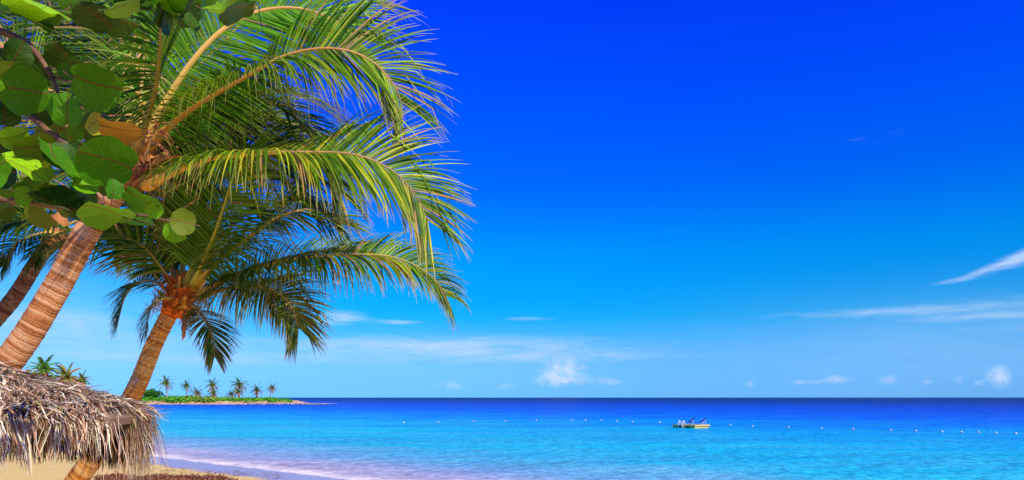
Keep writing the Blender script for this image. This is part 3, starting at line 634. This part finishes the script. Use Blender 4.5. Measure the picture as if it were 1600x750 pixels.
def strip(mb, p, d, nrm, L, w, cols, r, droop=.0, K=6, curl=.12, grav=Vector((0, 0, -1))):
    vs = []; c0 = r.choice(cols); f = r.uniform(.6, 1.3); c0 = tuple(x * f for x in c0); tw = r.uniform(-.5, .5); d = d.normalized()
    for k in range(K + 1):
        s_ = d.cross(nrm); s_ = s_.normalized() if s_.length > .05 else Vector((1, 0, 0))
        s_ = (s_ + nrm * tw * (k / K) * 1.6).normalized(); n2 = s_.cross(d).normalized()
        hw = w * (.7 + .6 * (k / K) if k < K / 2 else 1.0 - .85 * ((k / K - .5) * 2) ** 1.5)
        vs += [p - s_ * hw + n2 * hw * .5, p.copy(), p + s_ * hw + n2 * hw * .5]
        p = p + d * L / K; d = (d + Vector((r.gauss(0, curl), r.gauss(0, curl), r.gauss(0, curl))) + grav * droop).normalized()
    fs = []
    for k in range(K): b = 3 * k; fs += [(b, b + 1, b + 4, b + 3), (b + 1, b + 2, b + 5, b + 4)]
    mb.add(vs, fs, 0, c0, False)
r = random.Random(77); mb = MB()
for i in range(17000):
    u = math.sqrt(r.random()); k = r.randint(0, 7); v = r.random()
    if k == 0 and v < .66: u *= .90
    e = oct(k).lerp(oct(k + 1), v); p = apex.lerp(e, u); down = (e - apex).normalized(); nrm = (oct(k + 1) - oct(k)).cross(apex - oct(k)).normalized()
    side = down.cross(nrm)
    p = p + nrm * (r.random() ** 1.5 * .085 + .01)
    d = down + side * (.35 + r.gauss(0, .5)) + nrm * r.uniform(-.02, .16)
    strip(mb, p - down * .08, d, nrm, r.uniform(.10, .32), r.choice((.0025, .003, .004, .006, .011)), TH, r, .10, 5, .22)
mb.build('roof_thatch', M_thatch, hut)
mb = MB()
for i in range(10500):
    k = r.randint(0, 7); v = r.random(); 
    e = oct(k).lerp(oct(k + 1), v); out = Vector((e.x - oc.x, e.y - oc.y, 0)).normalized()
    L = r.uniform(.08, .35) * (1 + .55 * noise.noise(Vector((k * 5 + v * 7, 0, 0))))
    if k == 0:
        if v > .0 and r.random() < (.96 if v < .25 else 1.0 if v < .60 else .62): continue
        L *= 1.8
    if k == 7 and (.52 < v < .64 and r.random() < .9 or v > .96 and r.random() < .7): continue
    
    strip(mb, e - out * r.uniform(-.05, .16) + Vector((0, 0, r.uniform(-.02, .05))), out * r.uniform(.0, .45) + Vector((r.gauss(0, .2), r.gauss(0, .2), -.6)), out, L, r.choice((.002, .0025, .003, .004, .006)), TH, r, .50, 6, .17)
for i in range(420):           # the long separate fringe on the seaward corner
    k, v = (0, r.uniform(.60, 1.0)) if r.random() < .75 else (1, r.uniform(0, .30))
    e = oct(k).lerp(oct(k + 1), v); out = Vector((e.x - oc.x, e.y - oc.y, 0)).normalized()
    strip(mb, e - out * r.uniform(-.02, .10), out * r.uniform(-.05, .2) + Vector((r.gauss(0, .12), r.gauss(0, .12), -1)), out, r.uniform(.30, .60), r.choice((.003, .004, .006)), TH, r, .3, 6, .09)
mb.build('thatch_fringe', M_thatch, hut)
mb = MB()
for i in range(2400):           # inner thatch ends under the far side, interior shade painted into their colour
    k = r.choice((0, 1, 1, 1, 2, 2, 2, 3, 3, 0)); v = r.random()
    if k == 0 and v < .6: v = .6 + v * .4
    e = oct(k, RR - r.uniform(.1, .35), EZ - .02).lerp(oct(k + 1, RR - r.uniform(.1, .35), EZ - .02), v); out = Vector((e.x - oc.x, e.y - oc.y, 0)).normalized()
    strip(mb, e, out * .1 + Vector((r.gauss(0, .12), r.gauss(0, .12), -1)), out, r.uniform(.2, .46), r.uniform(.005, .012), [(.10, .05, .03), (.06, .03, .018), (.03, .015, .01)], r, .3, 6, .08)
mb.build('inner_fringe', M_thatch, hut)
for k in range(8):
    a, b = oct(k, RR - .11, EZ - .075), oct(k + 1, RR - .11, EZ - .075); d = (b - a); ang = math.atan2(d.y, d.x); m_ = (a + b) / 2
    mb = MB(); mb.box(m_, (d.length * .985, .03, .045), Matrix.Rotation(ang, 3, 'Z')); mb.build('fascia_board', M_wood, hut)
    mb = MB(); q = oct(k, RR - .1, EZ - .11); top_ = apex - Vector((0, 0, .16)); mb.tube([q, top_], [.03, .035], 8); mb.build('rafter', M_wood, hut)
mb = MB(); mb.tube([(oc.x, oc.y, gz - .3), (oc.x + .01, oc.y, 2.2), (oc.x, oc.y, AZ_ - .1)], [.085, .08, .07], 14); mb.build('post', M_wood, hut)

# ---------------------------------------------------------------- swimming raft and its chairs
M_yel = mat('raft_yellow', None, .5); t = M_yel.node_tree
t.links.new(ramp(t, noi(t, objco(M_yel), 3, 4), [(.3, (.62, .42, .06)), (.7, (.80, .62, .14))]), pr(M_yel).inputs['Base Color'])
M_white = mat('white_paint', (.8, .8, .76), .4); M_blue = mat('blue_canvas', None, .8); t = M_blue.node_tree
t.links.new(ramp(t, noi(t, objco(M_blue), 9, 3), [(.3, (.005, .03, .28)), (.7, (.012, .06, .42))]), pr(M_blue).inputs['Base Color'])
M_deck = mat('raft_deck', None, .7); t = M_deck.node_tree
t.links.new(ramp(t, noi(t, objco(M_deck), 5, 4), [(.3, (.60, .48, .30)), (.7, (.80, .70, .50))]), pr(M_deck).inputs['Base Color'])
rc = Vector((20.55, 84.5, 0)); rz = R(43)
raft = empty('swimming_raft', rc, 'square yellow floating platform with a white ladder, moored in the buoy line', 'raft')
Rz = Matrix.Rotation(rz, 3, 'Z')
def rp(x, y, z): return rc + Rz @ Vector((x, y, z))
mb = MB()
for i in range(3): mb.box(rp(0, -1.05 + 1.05 * i, .10), (2.9, .72, .30), Rz)
mb.build('float', M_yel, raft)
mb = MB(); mb.box(rp(0, 0, .305), (3.1, 3.1, .11), Rz); mb.build('side_rim', M_yel, raft)
mb = MB()
for i in range(15): mb.box(rp(-1.40 + .2 * i, 0, .380), (.17, 3.0, .035), Rz)
mb.build('deck', M_deck, raft)
ld_ = MB()
for dx in (.05, .60):
    ld_.tube([rp(-1.62, dx, -.3), rp(-1.60, dx, .45), rp(-1.55, dx, .74), rp(-1.38, dx, .86), rp(-1.2, dx, .74), rp(-1.15, dx, .39)], .05, 8)
for z in (0.05, .35): ld_.tube([rp(-1.62, .05, z), rp(-1.62, .60, z)], .035, 6)
ld_.build('ladder', M_white, raft)
def lounge(loc, rot, label):
    o = empty('lounge_chair', loc, label, 'lounge chair', 'lounge chairs on the raft'); Rm = Matrix.Rotation(rot, 3, 'Z')
    def q(x, y, z): return loc + Rm @ Vector((x, y, z))
    def pad(a, b, name):
        mb = MB(); th = (b - a).normalized().cross(Rm @ Vector((0, 1, 0))).normalized() * .05; w = Rm @ Vector((0, .34, 0))
        vs = [a - w, a + w, b + w, b - w]; vs += [v + th for v in vs]
        mb.add(vs, [(0, 1, 2, 3), (7, 6, 5, 4), (0, 4, 5, 1), (1, 5, 6, 2), (2, 6, 7, 3), (3, 7, 4, 0)], 0, None, False); mb.build(name, M_blue, o)
    pad(q(-1.0, 0, .22), q(.2, 0, .25), 'seat'); pad(q(.2, 0, .25), q(.84, 0, .66), 'backrest')
    for x in (-.85, .25):
        for y in (-.3, .3):
            mb = MB(); mb.tube([q(x, y, 0), q(x, y, .22)], .022, 6); mb.build('leg', M_white, o)
    mb = MB(); mb.tube([q(.55, .3, .62), q(.75, .3, .02)], .02, 6); mb.tube([q(.55, -.3, .62), q(.75, -.3, .02)], .02, 6); mb.build('back_stay', M_white, o)
lounge(rc + Vector((-.35, .35, .398)), R(8), 'left blue reclined lounge chair on the yellow raft, nearer the ladder')
lounge(rc + Vector((.90, -.05, .398)), R(8), 'right blue reclined lounge chair on the yellow raft, farther from the ladder')

# ---------------------------------------------------------------- buoy line
bl = [(631, 661), (685, 660.5), (740, 659), (790, 658.4), (838, 657.6), (894, 657.6), (915, 657.4), (940, 657.8), (964, 659), (988, 660), (1031, 661),
      (1141, 665), (1176, 667), (1232, 668.5), (1284, 670.3), (1333, 671.5), (1392, 673.2), (1431, 674.3), (1472, 675.5), (1502, 676.3), (1529, 676.6), (1556, 677.4), (1587, 678.2)]
M_buoy = mat('buoy_white', None, .4); t = M_buoy.node_tree
t.links.new(ramp(t, noi(t, objco(M_buoy), 4, 3), [(.3, (.72, .66, .40)), (.6, (.85, .83, .74))]), pr(M_buoy).inputs['Base Color'])
M_band = mat('buoy_band', (.16, .10, .04), .8)  # dark brown band around the float at the waterline
def waterpt(px, py): d = CZ * F / (py - HZ); return Vector(((px - 800) / F * d, d, 0))
def mkbuoy(loc, label):
    o = empty('buoy', loc, label, 'buoy', 'buoys of the swimming line')
    b = MB(); n = 14; prof = [(0.0, -.16), (.12, -.13), (.185, -.04), (.2, .04), (.185, .12), (.12, .19), (.05, .215), (.045, .25), (0.001, .255)]
    vs = [loc + Vector((rr * math.cos(6.2832 * k / n), rr * math.sin(6.2832 * k / n), z)) for rr, z in prof for k in range(n)]
    b.add(vs, [(i * n + k, i * n + (k + 1) % n, (i + 1) * n + (k + 1) % n, (i + 1) * n + k) for i in range(len(prof) - 1) for k in range(n)]); b.build('float', M_buoy, o)
    b = MB(); vs = [loc + Vector((rr * math.cos(6.2832 * k / n), rr * math.sin(6.2832 * k / n), z)) for rr, z in ((.19, -.04), (.207, .0), (.207, .045), (.19, .06)) for k in range(n)]
    b.add(vs, [(i * n + k, i * n + (k + 1) % n, (i + 1) * n + (k + 1) % n, (i + 1) * n + k) for i in range(3) for k in range(n)]); b.build('dark_band', M_band, o); return o
words = ['first', 'second', 'third', 'fourth', 'fifth', 'sixth', 'seventh', 'eighth', 'ninth', 'tenth', 'eleventh', 'twelfth']
proto = None; left = [b for b in bl if b[0] < 1080][::-1]; right = [b for b in bl if b[0] > 1080]
for side, lst in (('left', left), ('right', right)):
    for i, (px, py) in enumerate(lst):
        loc = waterpt(px, py); loc.z = .04; lab = 'small pale buoy, %s to the %s of the raft along the floating line' % (words[i], side)
        if proto is None: proto = mkbuoy(loc, lab); o = proto
        else: o = copy_tree(proto); o['label'] = lab; o.location = loc
        s_ = .60 if loc.y > 90 else .56; o.scale = (s_,) * 3; o.rotation_euler = (rnd.uniform(-.25, .25), rnd.uniform(-.25, .25), rnd.uniform(0, 6))
for nm, lst, lab in (('buoy_rope', left, 'thin pale rope linking the buoys left of the raft'), ('buoy_rope', right, 'thin pale rope linking the buoys right of the raft')):
    lst = sorted(lst); mb = MB(); pts = []
    for i in range(len(lst) - 1):
        a, b = waterpt(*lst[i]), waterpt(*lst[i + 1])
        for k in range(6): p = a.lerp(b, k / 6); p.z = .045; pts.append(p)
    pts.append(waterpt(*lst[-1]) + Vector((0, 0, .045))); mb.tube(pts, .009, 5, 0, (.12, .25, .4)); tag(mb.build(nm, M_rib, None, pts[0]), lab, 'rope', 'ropes of the swimming line')

def groundpt(px, py):
    d = 12.0
    while d < 60 and CZ - (py - HZ) / F * d > zground((px - 800) / F * d, d): d += .05
    return d
# ---------------------------------------------------------------- seaweed on the sand
mb = MB(); r = random.Random(5)
M_weed = tinted('dried_seaweed', .8, 0, .2, 20, .3)
for i in range(9000):
    px = r.uniform(150, 372); top_ = 741 + 3.0 * noise.noise(Vector((px * .03, 0, 4))) + (px - 300) ** 2 * .00035 * (px > 300) + max(0, (px - 345) * .25)
    d0 = groundpt(px, top_ + 4 + r.random() ** 1.3 * 40); x = (px - 800) / F * d0
    p = Vector((x, d0, zground(x, d0) + r.uniform(.0, .09)))
    strip(mb, p, Vector((r.gauss(0, 1), r.gauss(0, 1), r.gauss(0, .35))), Vector((0, 0, 1)), r.uniform(.06, .2), r.uniform(.012, .03), [(.20, .05, .03), (.12, .03, .02), (.28, .09, .05), (.34, .18, .12)], r, .1, 3, .3)
tag(mb.build('seaweed', M_weed), 'dark red dried seaweed heaped along the sand near the thatch', 'seaweed', kind='stuff')
mb = MB()
for i in range(260):
    px = r.uniform(225, 440); d0 = groundpt(px, r.gauss(735 + (px - 240) * .05, 3.0)); x = (px - 800) / F * d0
    strip(mb, Vector((x, d0, zground(x, d0) + .01)), Vector((r.gauss(0, 1), r.gauss(0, 1), .1)), Vector((0, 0, 1)), r.uniform(.06, .22), .015, [(.2, .09, .04), (.12, .06, .03)], r, .1, 3, .3)
tag(mb.build('wrack_line', M_weed), 'thin scatter of brown weed scraps along the upper wet sand', 'seaweed', kind='stuff')

# ---------------------------------------------------------------- sea grape tree (foreground leaves)
M_grape = mat('sea_grape_leaf', None, .30, .25); t = M_grape.node_tree
uvn = t.nodes.new('ShaderNodeUVMap'); su = t.nodes.new('ShaderNodeSeparateXYZ'); t.links.new(uvn.outputs[0], su.inputs[0])
u_ = mth(t, 'ABSOLUTE', mth(t, 'SUBTRACT', su.outputs[0], .5)); v_ = su.outputs[1]
mid = ramp(t, u_, [(.008, 1.0), (.02, 0.0)])
ph = mth(t, 'FRACT', mth(t, 'MULTIPLY', mth(t, 'SUBTRACT', v_, mth(t, 'MULTIPLY', mth(t, 'POWER', u_, 1.4), 1.3)), 4.6))
sv_ = ramp(t, mth(t, 'ABSOLUTE', mth(t, 'SUBTRACT', ph, .5)), [(.02, 1.0), (.05, 0.0)])
sv_ = mth(t, 'MULTIPLY', sv_, ramp(t, u_, [(.25, 1.0), (.46, .1)]))
oi = t.nodes.new('ShaderNodeObjectInfo')
nn = ramp(t, noi(t, objco(M_grape), 14, 5, .65), [(.3, (.55, .7, .5)), (.7, (1.35, 1.2, 1.2))])
c = mixc(t, 1, oi.outputs['Color'], nn, 'MULTIPLY')
spots = ramp(t, noi(t, objco(M_grape), 9, 6, .75), [(.62, 0.0), (.68, .85)])
c = mixc(t, spots, c, (.16, .08, .02))
c = mixc(t, mth(t, 'MULTIPLY', sv_, .6), c, (.20, .30, .05))
c = mixc(t, mth(t, 'MULTIPLY', mid, .9), c, (.22, .05, .03))
t.links.new(c, pr(M_grape).inputs['Base Color'])
bump(M_grape, mth(t, 'ADD', mth(t, 'MAXIMUM', mid, sv_), mth(t, 'MULTIPLY', noi(t, objco(M_grape), 20, 3), .8)), .5, .006)
tr = t.nodes.new('ShaderNodeBsdfTranslucent'); t.links.new(mixc(t, 1, c, (1.2, 1.3, .4), 'MULTIPLY'), tr.inputs[0])
mx = t.nodes.new('ShaderNodeMixShader'); mx.inputs[0].default_value = .25
t.links.new(pr(M_grape).outputs[0], mx.inputs[1]); t.links.new(tr.outputs[0], mx.inputs[2]); t.links.new(mx.outputs[0], t.nodes['Material Output'].inputs[0])
M_stem = mat('sea_grape_bark', None, .8, .2); t = M_stem.node_tree
t.links.new(ramp(t, noi(t, geo(M_stem), 30, 4), [(.3, (.10, .05, .03)), (.7, (.26, .15, .09))]), pr(M_stem).inputs['Base Color'])
def leafmesh(seed):
    r = random.Random(seed); bm = bmesh.new(); uvl = bm.loops.layers.uv.new('UVMap'); rings, n = 7, 36; grid = []
    for j in range(rings + 1):
        row = []
        for k in range(n):
            a = 2 * math.pi * k / n; q = j / rings
            rad = 1 + .03 * math.sin(3 * a + seed) + .02 * math.sin(7 * a + seed * 2)
            notch = math.exp(-((a - 1.5 * math.pi) / .28) ** 2) * .22
            rad *= 1 - notch
            x = math.cos(a) * rad * q; z = math.sin(a) * rad * q * .94
            y = -.14 * x * x - .22 * abs(x) ** 1.3 * (1 if seed % 2 else .35) + .16 * z * z * (1 if seed % 3 else -1) + .055 * q * q * math.sin(a * 4 + seed) + .03 * q ** 3 * math.sin(a * 9 + seed * 3)
            row.append(bm.verts.new((x, y, z + .0)))
            if j == 0: break
        grid.append(row)
    for j in range(1, rings + 1):
        for k in range(n):
            k2 = (k + 1) % n
            vs = [grid[0][0], grid[1][k], grid[1][k2]] if j == 1 else [grid[j - 1][k], grid[j][k], grid[j][k2], grid[j - 1][k2]]
            f = bm.faces.new(vs); f.smooth = True
            for l in f.loops: l[uvl].uv = (l.vert.co.x * .5 + .5, l.vert.co.z * .5 + .5)
    # petiole
    pp = [Vector((0, .0, -.74)), Vector((0, .10, -.95)), Vector((0, .28, -1.12))]; pv = []
    for p, rr in zip(pp, (.022, .03, .035)):
        pv.append([bm.verts.new(p + Vector((math.cos(a) * rr, 0, math.sin(a) * rr * .6 + math.cos(a) * 0))) for a in [i * math.pi / 3 for i in range(6)]])
    for i in range(2):
        for k in range(6):
            f = bm.faces.new([pv[i][k], pv[i][(k + 1) % 6], pv[i + 1][(k + 1) % 6], pv[i + 1][k]]); f.material_index = 1
    me = bpy.data.meshes.new('leaf'); bm.to_mesh(me); bm.free(); me.materials.append(M_grape); me.materials.append(M_stem); return me
LM = [leafmesh(i) for i in range(6)]
sg = empty('sea_grape_tree', (-3.3, 3.1, 1.05), 'sea grape tree with large round leathery leaves reaching in from the upper left', 'tree')
G1, G2, G3, G4 = (.07, .26, .004), (.15, .42, .006), (.03, .10, .004), (.28, .58, .015)
OL, YL, OR_ = (.14, .20, .01), (.62, .58, .03), (.48, .20, .02)
# px, py, rx, ry, screen roll deg, tilt sign, colour, depth
LV = [(38, 140, 37, 34, 60, 1, G1, 3.0), (150, 131, 39, 33, 100, 1, G1, 2.95), (104, 174, 27, 22, -10, -1, G1, 3.0), (147, 192, 18, 14, 20, 1, YL, 3.05), (185, 202, 33, 17, 95, 1, OR_, 3.0),
      (28, 82, 21, 20, 10, 1, G3, 3.1), (167, 248, 46, 36, 80, 1, G1, 2.85), (150, 262, 30, 30, 20, 1, G2, 2.95), (20, 214, 24, 17, 70, 1, G4, 2.9), (54, 229, 32, 24, 60, 1, OL, 2.9), (30, 258, 38, 15, 105, -1, G4, 2.85),
      (100, 256, 34, 20, -50, 1, G3, 2.9), (88, 250, 38, 12, -48, 1, G1, 2.82), (131, 289, 20, 15, 100, -1, G2, 2.9), (178, 297, 17, 13, 4, 1, G1, 2.85), (165, 327, 40, 17, 85, 1, G2, 2.8),
      (220, 311, 29, 15, 110, 1, G1, 2.85), (240, 326, 15, 12, 100, 1, G2, 2.9), (287, 347, 20, 20, 60, 1, OL, 2.9), (274, 361, 19, 14, 140, 1, G2, 2.95), (212, 344, 29, 12, 95, -1, G3, 3.0),
      (90, 320, 40, 16, 95, -1, G3, 2.95), (75, 304, 28, 11, 80, -1, OL, 3.0), (40, 288, 22, 13, 60, 1, G1, 3.0), (35, 305, 16, 13, 20, 1, G2, 3.0), (12, 299, 14, 6, 90, 1, G1, 3.0), (120, 322, 22, 16, 30, 1, G3, 3.0),
      (58, 4, 46, 9, 92, 1, G4, 2.7), (30, 24, 48, 11, 95, -1, G3, 2.8), (78, 22, 20, 12, 80, 1, G1, 2.85), (152, 24, 34, 20, 90, 1, G3, 3.0), (182, 30, 34, 15, 95, 1, G3, 3.05), (188, 10, 34, 10, 60, 1, G4, 2.75),
      (212, 12, 30, 12, 80, -1, G3, 2.9), (250, 24, 22, 11, 20, 1, G3, 2.8), (266, 10, 26, 9, 130, 1, G3, 2.8), (258, 34, 19, 8, 10, 1, G3, 2.85), (290, 20, 28, 12, 30, 1, G3, 2.75), (296, 34, 20, 9, -50, 1, G3, 2.75),
      (277, 6, 14, 9, 40, 1, OL, 2.8), (308, 16, 26, 5, 35, 1, G1, 2.85), (352, 2, 40, 10, 62, 1, G4, 2.75), (370, 12, 34, 12, 60, 1, G3, 2.72), (392, 4, 24, 8, 70, -1, G1, 2.8), (120, 0, 40, 10, 90, 1, G1, 2.9),
      (170, 290, 20, 9, 80, 1, G3, 3.0), (66, 180, 17, 15, 60, 1, G3, 3.15), (8, 180, 20, 17, 0, 1, G3, 3.1), (105, 112, 14, 16, 0, 1, G1, 3.1), (118, 205, 12, 13, 30, 1, G2, 3.1), (2, 235, 14, 18, 0, 1, G3, 3.1), (60, 130, 16, 14, 90, 1, G3, 3.2), (5, 100, 24, 20, 10, 1, G3, 3.2), (8, 330, 16, 10, 80, 1, G3, 3.1), (122, 235, 16, 19, 0, 1, G3, 3.0)]
rg = random.Random(9)
for i in range(14): LV.append((rg.uniform(0, 160), rg.uniform(60, 335), rg.uniform(20, 34), rg.uniform(14, 28), rg.uniform(0, 180), 1, rg.choice((G3, G3, OL, G1)), rg.uniform(3.15, 3.4)))
for i in range(14): LV.append((rg.uniform(-90, -5), rg.uniform(-20, 330), rg.uniform(24, 38), rg.uniform(16, 32), rg.uniform(0, 180), 1, rg.choice((G1, G2, G3)), rg.uniform(2.7, 3.4)))
for i in range(10): LV.append((rg.uniform(0, 330), rg.uniform(-50, -8), rg.uniform(28, 38), rg.uniform(9, 20), rg.uniform(60, 120), 1, rg.choice((G1, G3)), rg.uniform(2.7, 3.2)))
tips = []
for i, (px, py, rx, ry, roll, sgn, colr, d) in enumerate(LV[:96]):
    o = bpy.data.objects.new('leaf', LM[i % 6]); COL.objects.link(o); o.parent = sg
    s_ = rx / F * d * 1.04
    tl = math.acos(max(.12, min(1, ry / rx))) * sgn
    Mx = Matrix.Rotation(R(roll - 90), 4, 'Y') @ Matrix.Rotation(tl * .97, 4, 'X')
    inpl = Matrix.Rotation(R(90 if (i * 7) % 3 else -60) + rg.uniform(-.3, .3), 4, 'Y')
    o.matrix_local = Matrix.Translation(P(px, py, d) - sg.location) @ (P(px, py, d) - cam.location).to_track_quat('Y', 'Z').to_matrix().to_4x4() @ Matrix.Rotation(R(roll - 90), 4, 'Y') @ Matrix.Rotation(tl, 4, 'X') @ inpl @ Matrix.Scale(s_, 4)
    f = rg.uniform(.8, 1.2); o.color = (colr[0] * f, colr[1] * f, colr[2] * f, 1)
def branch(pts, r0, r1):
    pts, _ = crom([P(*q) if len(q) == 3 else q for q in pts], 24); mb = MB()
    mb.tube(pts, [r0 + (r1 - r0) * i / 23 for i in range(24)], 8); mb.build('branch', M_stem, sg)
mb = MB(); q, _ = crom([(-3.3, 3.1, .9), (-3.15, 3.1, 2.0), (-3.0, 3.1, 3.2), (-2.9, 3.15, 4.4), (-2.7, 3.2, 5.4)], 30)
mb.tube(q, [.11 - .06 * i / 29 for i in range(30)], 12); mb.build('trunk', M_stem, sg)
branch([(-275, 260, 3.15), (-60, 180, 3.15), (20, 165, 3.12), (75, 205, 3.1), (120, 235, 3.05), (170, 262, 3.0)], .03, .007)
branch([(-275, 260, 3.15), (-80, 300, 3.1), (60, 318, 3.05), (150, 335, 3.0), (215, 335, 2.98), (282, 350, 3.0)], .03, .004)
branch([(-275, 200, 3.15), (-60, 60, 3.15), (30, 60, 3.15), (75, 110, 3.12), (92, 150, 3.1), (100, 200, 3.1)], .03, .006)
branch([(-250, 60, 3.1), (-60, -40, 3.0), (100, -30, 2.95), (240, -15, 2.85), (330, -20, 2.8), (400, -10, 2.78)], .03, .006)
branch([(240, -15, 2.87), (256, 5, 2.86), (262, 25, 2.85)], .006, .003)
branch([(282, -15, 2.85), (290, 5, 2.82), (292, 25, 2.8)], .006, .003)
branch([(85, 120, 3.12), (110, 128, 3.06), (150, 131, 2.98)], .006, .003)
